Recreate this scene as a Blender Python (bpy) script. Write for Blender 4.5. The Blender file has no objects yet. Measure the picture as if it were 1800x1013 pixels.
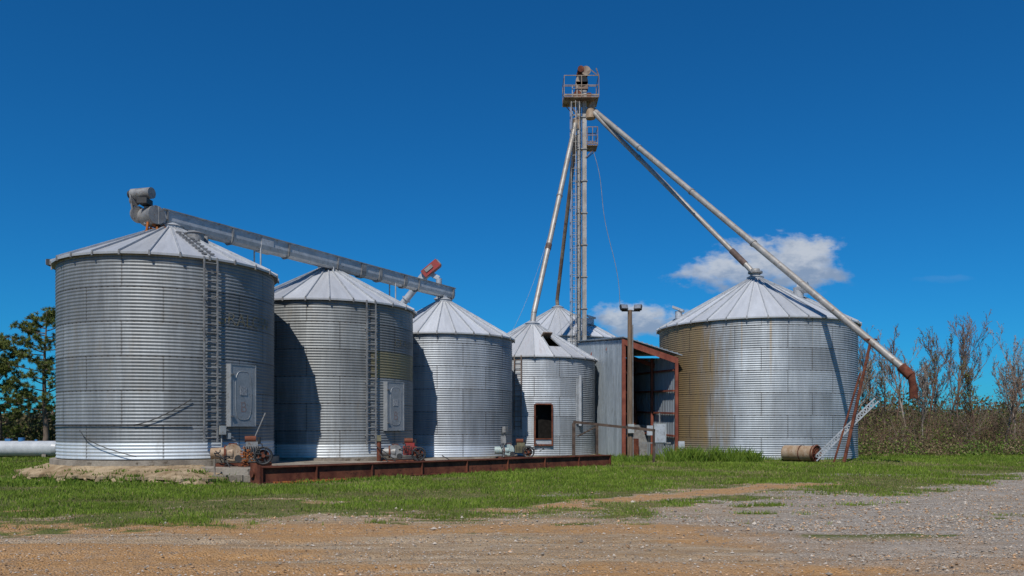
import bpy, math, random
import numpy as np
from mathutils import Vector, Matrix
random.seed(7); rng = np.random.default_rng(11)
scene = bpy.context.scene
R = math.radians

# ------------------------------------------------------------------ helpers
def link(o, parent=None):
    scene.collection.objects.link(o)
    if parent is not None: o.parent = parent
    return o
def empty(name, loc=(0,0,0)):
    e = bpy.data.objects.new(name, None); e.location = loc; e.empty_display_size = .3
    return link(e)

class MB:
    def __init__(s): s.v=[]; s.f=[]; s.m=[]; s.s=[]
    def add(s, vs, fs, mat=0, smooth=False):
        o=len(s.v); s.v.extend([tuple(p) for p in vs])
        for f in fs: s.f.append(tuple(i+o for i in f)); s.m.append(mat); s.s.append(smooth)
    def box(s, c, sz, M=None, mat=0):
        hx,hy,hz=sz[0]/2,sz[1]/2,sz[2]/2
        vs=[Vector((c[0]+a*hx,c[1]+b*hy,c[2]+d*hz)) for a in(-1,1) for b in(-1,1) for d in(-1,1)]
        if M is not None: vs=[M@p for p in vs]
        s.add(vs,[(0,1,3,2),(4,6,7,5),(0,4,5,1),(2,3,7,6),(0,2,6,4),(1,5,7,3)],mat)
    def beam(s,a,b,w,h,mat=0):
        a=Vector(a); b=Vector(b); d=(b-a).normalized()
        up=Vector((0,0,1)) if abs(d.z)<.95 else Vector((0,1,0))
        x=d.cross(up).normalized(); z=x.cross(d).normalized()
        vs=[p+x*(i*w/2)+z*(j*h/2) for p in(a,b) for i,j in((-1,-1),(1,-1),(1,1),(-1,1))]
        s.add(vs,[(0,1,2,3),(7,6,5,4),(0,4,5,1),(1,5,6,2),(2,6,7,3),(3,7,4,0)],mat)
    def tube(s,a,b,r,r2=None,n=8,mat=0,caps=True):
        if r2 is None: r2=r
        a=Vector(a); b=Vector(b); d=(b-a).normalized()
        up=Vector((0,0,1)) if abs(d.z)<.95 else Vector((0,1,0))
        x=d.cross(up).normalized(); y=d.cross(x)
        vs=[]
        for p,rr in((a,r),(b,r2)):
            for i in range(n):
                t=2*math.pi*i/n; vs.append(p+x*(rr*math.cos(t))+y*(rr*math.sin(t)))
        s.add(vs,[(i,(i+1)%n,n+(i+1)%n,n+i) for i in range(n)],mat,True)
        if caps: s.add(vs,[tuple(range(n))[::-1],tuple(range(n,2*n))],mat)
    def path(s,pts,r,n=6,mat=0):
        for a,b in zip(pts[:-1],pts[1:]): s.tube(a,b,r,None,n,mat)
    def build(s,name,mats,parent=None,loc=(0,0,0)):
        me=bpy.data.meshes.new(name); me.from_pydata(s.v,[],s.f)
        for m in mats: me.materials.append(m)
        me.polygons.foreach_set('material_index',s.m); me.polygons.foreach_set('use_smooth',s.s)
        me.update()
        o=bpy.data.objects.new(name,me); o.location=loc
        return link(o,parent)

def np_mesh(name, V, F, mats, parent=None, smooth=False, col=None):
    me=bpy.data.meshes.new(name); k=F.shape[1]
    me.vertices.add(len(V)); me.vertices.foreach_set('co',V.astype(np.float32).ravel())
    me.loops.add(F.size); me.loops.foreach_set('vertex_index',F.astype(np.int32).ravel())
    me.polygons.add(len(F)); me.polygons.foreach_set('loop_start',(np.arange(len(F))*k).astype(np.int32))
    me.polygons.foreach_set('loop_total',np.full(len(F),k,np.int32))
    me.polygons.foreach_set('use_smooth',np.full(len(F),smooth))
    me.update(calc_edges=True)
    if col is not None:
        a=me.color_attributes.new('Col','FLOAT_COLOR','POINT')
        c=np.ones((len(V),4),np.float32); c[:,:col.shape[1]]=col; a.data.foreach_set('color',c.ravel())
    for m in mats: me.materials.append(m)
    o=bpy.data.objects.new(name,me); return link(o,parent)

def h2(ix,iy,seed):
    v=np.sin(ix*127.1+iy*311.7+seed*74.7)*43758.5453
    return v-np.floor(v)
def vn(x,y,seed=0):
    xi=np.floor(x); yi=np.floor(y); fx=x-xi; fy=y-yi
    fx=fx*fx*(3-2*fx); fy=fy*fy*(3-2*fy)
    a=h2(xi,yi,seed); b=h2(xi+1,yi,seed); c=h2(xi,yi+1,seed); d=h2(xi+1,yi+1,seed)
    return (a*(1-fx)+b*fx)*(1-fy)+(c*(1-fx)+d*fx)*fy
def fbm(x,y,seed=0,o=4):
    t=0;a=.5;w=0
    for i in range(o):
        t=t+a*vn(x*2**i,y*2**i,seed+i*3.1); w+=a; a*=.5
    return t/w
def sst(x,a,b):
    t=np.clip((x-a)/(b-a),0,1); return t*t*(3-2*t)

# ------------------------------------------------------------------ materials
class NT:
    def __init__(s,name=None,tree=None):
        if tree is None:
            s.mat=bpy.data.materials.new(name); s.mat.use_nodes=True; tree=s.mat.node_tree
            s.b=tree.nodes['Principled BSDF']
        s.t=tree
    def n(s,ty,**p):
        n=s.t.nodes.new(ty)
        for k,v in p.items(): setattr(n,k,v)
        return n
    def put(s,sock,v):
        if isinstance(v,bpy.types.NodeSocket): s.t.links.new(v,sock)
        elif isinstance(v,(tuple,list)) and len(v)==3 and sock.type=='RGBA': sock.default_value=(*v,1)
        else: sock.default_value=v
    def m(s,op,a,b=None,c=None,clamp=False):
        n=s.n('ShaderNodeMath',operation=op,use_clamp=clamp)
        s.put(n.inputs[0],a)
        if b is not None: s.put(n.inputs[1],b)
        if c is not None: s.put(n.inputs[2],c)
        return n.outputs[0]
    def mix(s,f,a,b,bt='MIX'):
        n=s.n('ShaderNodeMix',data_type='RGBA',blend_type=bt)
        s.put(n.inputs[0],f); s.put(n.inputs[6],a); s.put(n.inputs[7],b); return n.outputs[2]
    def noise(s,v,sc,det=4,ro=.55):
        n=s.n('ShaderNodeTexNoise'); s.put(n.inputs['Vector'],v); n.inputs['Scale'].default_value=sc
        n.inputs['Detail'].default_value=det; n.inputs['Roughness'].default_value=ro; return n.outputs[0]
    def voro(s,v,sc):
        n=s.n('ShaderNodeTexVoronoi'); s.put(n.inputs['Vector'],v); n.inputs['Scale'].default_value=sc; return n.outputs
    def ss(s,x,a,b,lo=0,hi=1):
        n=s.n('ShaderNodeMapRange',interpolation_type='SMOOTHSTEP'); s.put(n.inputs[0],x)
        for i,v in enumerate((a,b,lo,hi)): s.put(n.inputs[1+i],v)
        return n.outputs[0]
    def comb(s,x,y,z):
        n=s.n('ShaderNodeCombineXYZ'); s.put(n.inputs[0],x); s.put(n.inputs[1],y); s.put(n.inputs[2],z); return n.outputs[0]
    def obj(s): return s.n('ShaderNodeTexCoord').outputs['Object']
    def sep(s,v):
        n=s.n('ShaderNodeSeparateXYZ'); s.put(n.inputs[0],v); return n.outputs
    def bump(s,h,st=.3,d=.02):
        n=s.n('ShaderNodeBump'); n.inputs['Strength'].default_value=st; n.inputs['Distance'].default_value=d
        s.put(n.inputs['Height'],h); s.t.links.new(n.outputs[0],s.b.inputs['Normal'])
    def fin(s,col,rough=.6,metal=0.,spec=None):
        s.put(s.b.inputs['Base Color'],col); s.put(s.b.inputs['Roughness'],rough); s.put(s.b.inputs['Metallic'],metal)
        if spec is not None: s.b.inputs['Specular IOR Level'].default_value=spec
        return s.mat

def mat2(name,c1,c2,sc=3,rough=.6,metal=0.,lo=.35,hi=.65,bump=.2,c3=None,stretch=None,spec=None):
    t=NT(name); v=t.obj()
    if stretch:
        mp=t.n('ShaderNodeMapping'); t.put(mp.inputs[0],v); mp.inputs['Scale'].default_value=stretch; v=mp.outputs[0]
    a=t.noise(v,sc,6,.6); col=t.mix(t.ss(a,lo,hi),c1,c2)
    if c3: col=t.mix(t.ss(t.noise(v,sc*3.1,5,.65),.56,.68),col,c3)
    f=t.noise(v,sc*12,3); col=t.mix(t.ss(f,.2,.8,.0,.25),col,(0.02,.02,.02))
    if bump: t.bump(f,bump,.02)
    return t.fin(col,rough,metal,spec)

rust   =mat2('rust_dark',(.09,.026,.016),(.19,.065,.035),2.5,.85,0,c3=(.045,.018,.014),spec=.2)
rustor =mat2('rust_orange',(.28,.09,.03),(.45,.16,.05),4,.9,0,c3=(.10,.03,.015),spec=.1)
rustred=mat2('red_oxide_frame',(.17,.045,.03),(.26,.08,.05),2,.8,0,spec=.2)
galv   =mat2('galvanised_steel',(.40,.42,.44),(.52,.54,.56),3,.5,.3,c3=(.30,.28,.26))
doorm  =mat2('galvanised_door',(.29,.31,.325),(.36,.38,.395),2,.5,.25,c3=(.25,.245,.23))
galvd  =mat2('galvanised_weathered',(.20,.20,.20),(.32,.32,.31),3,.55,.3,c3=(.18,.13,.09))
galvr  =mat2('galvanised_rusty_pipe',(.31,.285,.25),(.41,.39,.36),1.6,.5,.3,c3=(.23,.17,.12))
brownp =mat2('rusty_brown_pipe',(.18,.115,.08),(.31,.25,.19),1.4,.65,.15,c3=(.12,.065,.04))
jointm =mat2('pipe_joint_dark',(.08,.05,.04),(.15,.10,.08),3,.7,.1)
sheet  =mat2('shed_sheet_steel',(.29,.335,.37),(.38,.43,.47),.7,.5,.3,c3=(.24,.26,.27),stretch=(3,3,.4))
concrete=mat2('concrete',(.20,.17,.135),(.34,.30,.245),1.3,.9,0,c3=(.11,.085,.06),bump=.6,spec=.2)
apronm =mat2('eroded_soil_cement',(.25,.175,.10),(.43,.33,.21),1.6,.95,0,c3=(.13,.095,.05),bump=.9,spec=.1)
wood   =mat2('weathered_wood',(.13,.085,.055),(.24,.17,.12),2,.85,0,stretch=(6,6,.5),spec=.2)
woodd_shade  =mat2('dark_timber_and_shade',(.05,.035,.028),(.12,.085,.065),2,.85,0,spec=.2)
black  =mat2('black_rubber',(.015,.015,.015),(.03,.03,.03),5,.6)
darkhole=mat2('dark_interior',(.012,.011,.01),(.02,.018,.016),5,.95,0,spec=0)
redp   =mat2('faded_red_paint',(.36,.03,.025),(.25,.04,.03),5,.5,0,c3=(.15,.05,.03))
olive  =mat2('faded_olive_paint',(.13,.12,.07),(.20,.18,.10),6,.55,0,c3=(.08,.05,.03))
teal   =mat2('faded_teal_paint',(.25,.36,.36),(.38,.46,.44),5,.55,0,c3=(.25,.14,.08))
greyp  =mat2('grey_painted_box',(.33,.35,.34),(.42,.44,.43),4,.5,.1,c3=(.3,.26,.2))
tanp   =mat2('tan_rusted_duct',(.32,.21,.12),(.44,.34,.24),3,.7,.1,c3=(.20,.08,.035))
whitep =mat2('white_tank_paint',(.42,.44,.45),(.52,.54,.55),2,.4,0)
bluep  =mat2('blue_paint',(.04,.16,.36),(.05,.2,.42),4,.5)
bark   =mat2('bark',(.11,.08,.06),(.20,.155,.125),3,.9,0,stretch=(3,3,.6),spec=.1)
markm  =mat2('faded_marker',(.33,.27,.26),(.33,.21,.175),9,.55,.2,lo=.42,hi=.58)
fadedy =mat2('faded_lettering',(.24,.19,.085),(.20,.20,.185),4,.6,.2,lo=.4,hi=.6)
sticker=mat2('sticker_grey',(.22,.23,.24),(.40,.41,.42),22,.6,0,lo=.47,hi=.53,bump=0)
lensm  =mat2('lamp_glass',(.25,.27,.3),(.35,.37,.4),6,.15,.3)

def colmat(name,rough=.7,trans=.0,spec=.15):
    t=NT(name); a=t.n('ShaderNodeAttribute',attribute_name='Col')
    m=t.fin(a.outputs['Color'],rough,0,spec)
    if trans>0:
        tr=t.n('ShaderNodeBsdfTranslucent'); t.put(tr.inputs[0],a.outputs['Color'])
        mx=t.n('ShaderNodeMixShader'); mx.inputs[0].default_value=trans
        t.t.links.new(t.b.outputs[0],mx.inputs[1]); t.t.links.new(tr.outputs[0],mx.inputs[2])
        t.t.links.new(mx.outputs[0],t.t.nodes['Material Output'].inputs[0])
    return m
leafmat=colmat('foliage',.6,.25)
grassmat=colmat('grass_blades',.6,.3)
stonemat=colmat('gravel_stones',.9)
stemmat=colmat('twigs',.9)

def bin_mat(name,seed,base=(.40,.415,.43),N=9,brown=None,patch=None,bright=.55,metal=.3,streaks=(),stain=.3):
    t=NT(name); o=t.obj(); x,y,z=t.sep(o)
    phi=t.m('ARCTAN2',x,t.m('MULTIPLY',y,-1.))
    rz=t.m('DIVIDE',z,1.12); ring=t.m('FLOOR',rz); rf=t.m('FRACT',rz)
    pa=t.m('ADD',t.m('MULTIPLY',phi,N/(2*math.pi)),t.m('MULTIPLY',ring,.5)); pi_=t.m('FLOOR',pa); pf=t.m('FRACT',pa)
    wn=t.n('ShaderNodeTexWhiteNoise',noise_dimensions='3D'); t.put(wn.inputs['Vector'],t.comb(ring,pi_,float(seed)))
    hsh=wn.outputs['Value']
    ph=t.m('MULTIPLY',phi,4.)
    st=t.noise(t.comb(t.m('MULTIPLY',ph,2.2),t.m('MULTIPLY',z,.22),float(seed)),1.6,6,.65)
    st2=t.noise(t.comb(t.m('MULTIPLY',ph,9.),t.m('MULTIPLY',z,.5),float(seed)+7),1.6,4,.6)
    bl=t.noise(o,.9,5,.6); fine=t.noise(o,26,2,.5)
    val=t.m('MULTIPLY',t.m('ADD',.78,t.m('MULTIPLY',hsh,.38)),t.m('ADD',.50,t.m('MULTIPLY',st,.96)))
    val=t.m('MULTIPLY',val,t.m('ADD',.72,t.m('MULTIPLY',bl,.58)))
    val=t.m('MULTIPLY',val,t.m('ADD',.80,t.m('MULTIPLY',st2,.40)))
    val=t.m('MULTIPLY',val,t.m('ADD',.8,t.m('MULTIPLY',fine,.4)))
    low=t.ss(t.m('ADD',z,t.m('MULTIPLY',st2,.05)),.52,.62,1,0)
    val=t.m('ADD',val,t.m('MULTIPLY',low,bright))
    vv=t.n('ShaderNodeVectorMath',operation='SCALE'); vv.inputs[0].default_value=base; t.put(vv.inputs['Scale'],val)
    col=vv.outputs[0]
    ox=t.m('MULTIPLY',t.ss(t.noise(t.comb(t.m('MULTIPLY',ph,.9),t.m('MULTIPLY',z,.45),seed+3.),1.1,5,.7),.50,.75),stain)
    col=t.mix(ox,col,(.18,.15,.11))
    if brown:
        f=t.ss(t.m('ADD',phi,t.m('MULTIPLY',t.m('SUBTRACT',st,.5),.7)),R(brown[0]),R(brown[1]),1,0)
        f=t.m('MULTIPLY',f,t.ss(t.m('ADD',z,t.m('MULTIPLY',bl,1.5)),.9,2.0,.6,.92))
        bc=t.mix(t.ss(st,.3,.7),(.28,.195,.085),(.21,.14,.065))
        col=t.mix(f,col,bc)
    if patch:
        for (a0,a1,z0,z1,pc,amt) in patch:
            f=t.m('MULTIPLY',t.m('MULTIPLY',t.m('GREATER_THAN',phi,R(a0)),t.m('LESS_THAN',phi,R(a1))),
                  t.m('MULTIPLY',t.m('GREATER_THAN',z,z0),t.m('LESS_THAN',z,z1)))
            col=t.mix(t.m('MULTIPLY',f,t.ss(st,.25,.7,amt*.6,amt)),col,pc)
    for (a,w,z0,z1) in streaks:
        d=t.m('ABSOLUTE',t.m('SUBTRACT',phi,R(a)))
        f=t.m('MULTIPLY',t.ss(t.m('ADD',d,t.m('MULTIPLY',fine,.01)),0,R(w),1,0),t.ss(z,z0,z1,0,.7))
        col=t.mix(f,col,(.30,.20,.08))
    dots=t.m('ADD',.45,t.m('MULTIPLY',t.m('GREATER_THAN',t.m('FRACT',t.m('DIVIDE',z,.112)),.45),.55))
    vs=t.m('MULTIPLY',t.m('LESS_THAN',t.m('ABSOLUTE',t.m('SUBTRACT',pf,.5)),.010),dots)
    hl=t.m('GREATER_THAN',rf,.965)
    hd=t.m('ADD',.5,t.m('MULTIPLY',t.m('GREATER_THAN',t.m('FRACT',t.m('MULTIPLY',phi,17.)),.7),.5))
    seam=t.m('MAXIMUM',t.m('MULTIPLY',vs,.75),t.m('MULTIPLY',hl,hd))
    col=t.mix(t.m('MULTIPLY',seam,.88),col,(.045,.038,.032))
    rough=t.m('ADD',.46,t.m('MULTIPLY',st,.2))
    t.bump(fine,.08,.01)
    return t.fin(col,rough,t.m('SUBTRACT',metal,t.m('MULTIPLY',ox,.25)))

def roof_mat(name,seed,N,base=(.60,.62,.645),rustamt=0.):
    t=NT(name); o=t.obj(); x,y,z=t.sep(o)
    phi=t.m('ARCTAN2',x,t.m('MULTIPLY',y,-1.))
    pidx=t.m('FLOOR',t.m('MULTIPLY',phi,N/(2*math.pi)))
    wn=t.n('ShaderNodeTexWhiteNoise',noise_dimensions='2D'); t.put(wn.inputs['Vector'],t.comb(pidx,float(seed),0.))
    rr=t.m('SQRT',t.m('ADD',t.m('MULTIPLY',x,x),t.m('MULTIPLY',y,y)))
    st=t.noise(t.comb(t.m('MULTIPLY',phi,9.),t.m('MULTIPLY',rr,.35),float(seed)),1.5,6,.65)
    f2=t.noise(o,14,3)
    val=t.m('MULTIPLY',t.m('ADD',.80,t.m('MULTIPLY',wn.outputs[0],.30)),t.m('ADD',.62,t.m('MULTIPLY',st,.62)))
    val=t.m('MULTIPLY',val,t.m('ADD',.85,t.m('MULTIPLY',f2,.3)))
    vv=t.n('ShaderNodeVectorMath',operation='SCALE'); vv.inputs[0].default_value=base; t.put(vv.inputs['Scale'],val)
    col=vv.outputs[0]
    if rustamt>0: col=t.mix(t.m('MULTIPLY',t.ss(st,.5,.72),rustamt),col,(.22,.11,.06))
    t.bump(f2,.1,.01)
    return t.fin(col,.45,.25)

# ------------------------------------------------------------------ world / sky
sun_az=R(193.9); sun_el=R(51)
w=bpy.data.worlds.new('World'); scene.world=w; w.use_nodes=True
t=NT(tree=w.node_tree); bg=w.node_tree.nodes['Background']; out=w.node_tree.nodes['World Output']
sky=t.n('ShaderNodeTexSky',sky_type='NISHITA',sun_disc=False,sun_elevation=sun_el,sun_rotation=sun_az)
sky.air_density=1.0; sky.dust_density=.2; sky.ozone_density=3.0; sky.altitude=200
tint=t.mix(1.,sky.outputs[0],(.075,.575,1.0),'MULTIPLY')
t.put(bg.inputs[0],tint); bg.inputs[1].default_value=.088
g=t.n('ShaderNodeTexCoord').outputs['Generated']; x,y,z=t.sep(g)
ym=t.m('MAXIMUM',y,.01); U=t.m('DIVIDE',x,ym); Wv=t.m('DIVIDE',z,ym)
cn=t.noise(t.comb(U,t.m('MULTIPLY',Wv,1.8),0.),17,7,.58)
cn2=t.noise(t.comb(U,t.m('MULTIPLY',Wv,1.8),4.),42,5,.6)
tot=None; lac=None
for (u0,w0,a,b,dens) in ((.342,.204,.082,.038,1.),(.28,.190,.075,.022,.95),(.160,.137,.066,.022,1.),(.54,.185,.04,.006,.06)):
    du=t.m('DIVIDE',t.m('SUBTRACT',U,u0),a); dw=t.m('DIVIDE',t.m('SUBTRACT',Wv,w0),b)
    e=t.m('ADD',t.m('MULTIPLY',du,du),t.m('MULTIPLY',dw,dw))
    e=t.m('ADD',e,t.m('MULTIPLY',t.m('SUBTRACT',cn,.5),3.2)); e=t.m('ADD',e,t.m('MULTIPLY',t.m('SUBTRACT',cn2,.5),1.6))
    mk=t.m('MULTIPLY',t.ss(e,.25,1.25,1,0),dens)
    li=t.m('MULTIPLY',mk,t.m('ADD',.50,t.m('MULTIPLY',dw,.38),clamp=True))
    tot=mk if tot is None else t.m('MAXIMUM',tot,mk); lac=li if lac is None else t.m('MAXIMUM',lac,li)
lit=t.m('ADD',t.m('DIVIDE',lac,t.m('MAXIMUM',tot,.01)),t.m('MULTIPLY',t.m('SUBTRACT',cn2,.5),1.2))
tot=t.m('MULTIPLY',tot,t.m('GREATER_THAN',y,.05))
cc=t.mix(t.ss(lit,.2,.8),(.32,.41,.56),(.70,.74,.80))
bg2=t.n('ShaderNodeBackground'); t.put(bg2.inputs[0],cc); bg2.inputs[1].default_value=.80
ms=t.n('ShaderNodeMixShader'); t.put(ms.inputs[0],t.m('MULTIPLY',tot,.88))
w.node_tree.links.new(bg.outputs[0],ms.inputs[1]); w.node_tree.links.new(bg2.outputs[0],ms.inputs[2]); w.node_tree.links.new(ms.outputs[0],out.inputs[0])

sd=bpy.data.lights.new('sun','SUN'); sd.energy=4.3; sd.angle=R(.5); sd.color=(1,.95,.88)
so=bpy.data.objects.new('sun',sd); link(so)
tow=Vector((math.sin(sun_az)*math.cos(sun_el),math.cos(sun_az)*math.cos(sun_el),math.sin(sun_el)))
so.rotation_euler=tow.to_track_quat('Z','Y').to_euler(); so.location=tow*100

cd=bpy.data.cameras.new('camera'); cam=bpy.data.objects.new('camera',cd); link(cam)
cam.location=(0,0,1.7); cam.rotation_euler=(R(90),0,0); cd.lens=28; cd.sensor_width=36; cd.shift_y=243.5/1800
cd.clip_end=5000; cd.clip_start=.1; scene.camera=cam
scene.view_settings.view_transform='Standard'; scene.view_settings.look='None'; scene.view_settings.exposure=0

# ------------------------------------------------------------------ ground
def ghz(x,y): return (fbm(x*.18,y*.18,5,3)-.5)*.16*sst(y,6,14)*(1-sst(y,26,34))+(fbm(x*.9,y*1.3,9,3)-.5)*.05
EX=[-60,-16,-9,-5,-2.5,-1,.6,2.4,4.2,7.2,9.4,12,18,40,80]; EY=[16.5,14.5,13.9,14.1,15.4,14.8,14.6,15.0,18.2,20.4,19.0,22.0,28.0,33,40]
def masks(x,y):
    e=np.interp(x,EX,EY)
    n=fbm(x*.45,y*.9,1,5)-.5; n2=fbm(x*2.2,y*2.6,2,4)-.5
    g=sst(y-e+n*4.4+n2*3.0,-.9,1.5)
    tuft=sst(fbm(x*.6,y*1.2,21,4),.66,.74)*sst(y,11,13)*(1-sst(y,18,19))
    g=np.maximum(g,tuft*.8)
    ax,ay,bx,by=0.8,17.4,7.6,22.2
    tt=np.clip(((x-ax)*(bx-ax)+(y-ay)*(by-ay))/((bx-ax)**2+(by-ay)**2),-.1,1.25)
    d=np.hypot(x-ax-tt*(bx-ax),(y-ay-tt*(by-ay)))
    tr=1-sst(d+n2*1.3+n*1.4,.3,1.1)
    d2=np.abs(y-(27.6+.12*(x-8)))+n*2.2; tr2=(1-sst(d2,.3,.9))*sst(x,9,12)*.7
    bare=sst(fbm(x*.7,y*1.3,31,5),.60,.71)*.6
    g=g*(1-np.maximum(tr,tr2))*(1-bare*(1-.85*sst(y,19,23)))
    grav=sst(x*.9+(y-9)*.50+n*7+n2*3,3.0,9.0)*(1-tr)
    orange=np.clip(np.maximum(np.maximum(tr,tr2*.6),sst(fbm(x*.16,y*.75,41,4)+.14*(1-sst(y,9.2,11.5))-.03*sst(y,11,13),.47,.60)*(1-grav*.75)),0,1)
    return g,grav,orange
def axis(lo,hi,step,far,n):
    c=np.arange(lo,hi,step); e=np.geomspace(step,far,n)
    return np.concatenate([lo-e[::-1],c,hi+e])
gx=axis(-24,26,.10,1500,26); gy=np.concatenate([-np.geomspace(2,1000,10)[::-1],np.arange(0,6,.5),np.arange(6,34,.075),np.arange(34,60,.4),60+np.geomspace(1,3000,24)])
X,Y=np.meshgrid(gx,gy); Z=ghz(X,Y)*np.where((np.abs(X)<120)&(Y<120),1,0)
ruts=0
for yc,dp in((9.6,.03),(10.6,.045),(12.0,.04),(13.1,.03)):
    ruts=ruts+dp*np.exp(-((Y-yc-(fbm(X*.1,Y*0,77,2)-.5)*1.2)/.16)**2)*(.3+fbm(X*.5,Y*.5,13,3))
Z=Z-ruts+(fbm(X*5,Y*5,14,2)-.5)*.026*(Y<24)
n0,n1=X.shape; idx=np.arange(n0*n1).reshape(n0,n1)
F=np.stack([idx[:-1,:-1],idx[:-1,1:],idx[1:,1:],idx[1:,:-1]],-1).reshape(-1,4)
G,GR,OR=masks(X,Y)
t=NT('ground_soil_grass'); a=t.n('ShaderNodeAttribute',attribute_name='Col'); mg,mgr,mor=t.sep(a.outputs['Color'])
o=t.obj(); n_f=t.noise(o,9,6,.7); n_vf=t.noise(o,42,3,.6); n_b=t.noise(o,.8,5,.6); n_m=t.noise(o,2.6,6,.7)
mp=t.n('ShaderNodeMapping'); t.put(mp.inputs[0],o); mp.inputs['Scale'].default_value=(.30,2.6,1); n_st=t.noise(mp.outputs[0],1.3,7,.7)
vo=t.voro(o,34); vr=t.sep(vo['Color'])[0]; vo2=t.voro(o,18); vr2=t.sep(vo2['Color'])[1]
tan=t.mix(t.ss(n_st,.38,.62),(.36,.235,.125),(.50,.38,.25))
org=t.mix(t.ss(n_f,.3,.7),(.42,.21,.07),(.54,.31,.13))
grv=t.mix(t.ss(n_st,.35,.65),(.28,.245,.205),(.44,.40,.35))
c=t.mix(t.m('MULTIPLY',mor,.85),tan,org); c=t.mix(t.m('MULTIPLY',mgr,t.ss(n_st,.3,.55,.55,.92)),c,grv)
c=t.mix(t.ss(n_m,.50,.66,0,.48),c,(.25,.165,.095))
pg=t.ss(t.m('ADD',t.m('MULTIPLY',mgr,.6),t.m('ADD',n_m,t.m('MULTIPLY',n_st,.4))),.62,.95,.15,.8)
peb=t.mix(vr,(.13,.105,.085),(.60,.54,.46)); c=t.mix(t.m('MULTIPLY',pg,t.ss(vo['Distance'],.25,.5,1,.2)),c,peb)
c=t.mix(t.m('MULTIPLY',t.m('GREATER_THAN',vr2,.88),t.ss(vo2['Distance'],.2,.4,.5,0)),c,(.56,.49,.40))
c=t.mix(t.ss(n_vf,.55,.75,0,.40),c,(.15,.105,.07)); c=t.mix(t.ss(n_f,.60,.75,0,.4),c,(.56,.44,.30))
gc=t.mix(t.ss(n_f,.35,.65),(.10,.135,.03),(.16,.16,.055)); gc=t.mix(t.ss(n_b,.48,.68,0,.5),gc,(.24,.185,.10))
c=t.mix(t.ss(t.m('ADD',mg,t.m('MULTIPLY',t.m('SUBTRACT',n_f,.5),.9)),.3,.7),c,gc)
t.bump(t.m('ADD',t.m('ADD',n_vf,n_f),t.m('MULTIPLY',vo['Distance'],-.9)),.85,.045)
ground_m=t.fin(c,.95,0,.1)
np_mesh('ground',np.stack([X,Y,Z],-1).reshape(-1,3),F,[ground_m],smooth=True,col=np.stack([G,GR,OR],-1).reshape(-1,3))

# ------------------------------------------------------------------ grain bins
def PM(phi,r,z):
    p=R(phi); return Matrix(((math.cos(p),-math.sin(p),0,r*math.sin(p)),(math.sin(p),math.cos(p),0,-r*math.cos(p)),(0,0,1,z),(0,0,0,1)))
def text_mesh(txt,size):
    cu=bpy.data.curves.new('txt','FONT'); cu.body=txt; cu.size=size; cu.align_x='CENTER'; cu.align_y='CENTER'; cu.offset=-.006
    ob=bpy.data.objects.new('txt',cu); scene.collection.objects.link(ob)
    dg=bpy.context.evaluated_depsgraph_get(); me=ob.evaluated_get(dg).to_mesh()
    vs=[v.co.copy() for v in me.vertices]; fs=[tuple(p.vertices) for p in me.polygons]
    ob.evaluated_get(dg).to_mesh_clear(); bpy.data.objects.remove(ob); bpy.data.curves.remove(cu)
    return vs,fs
pitch=.112
def corr(r,z): return r+.0115*np.sin(2*np.pi*z/pitch)
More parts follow.
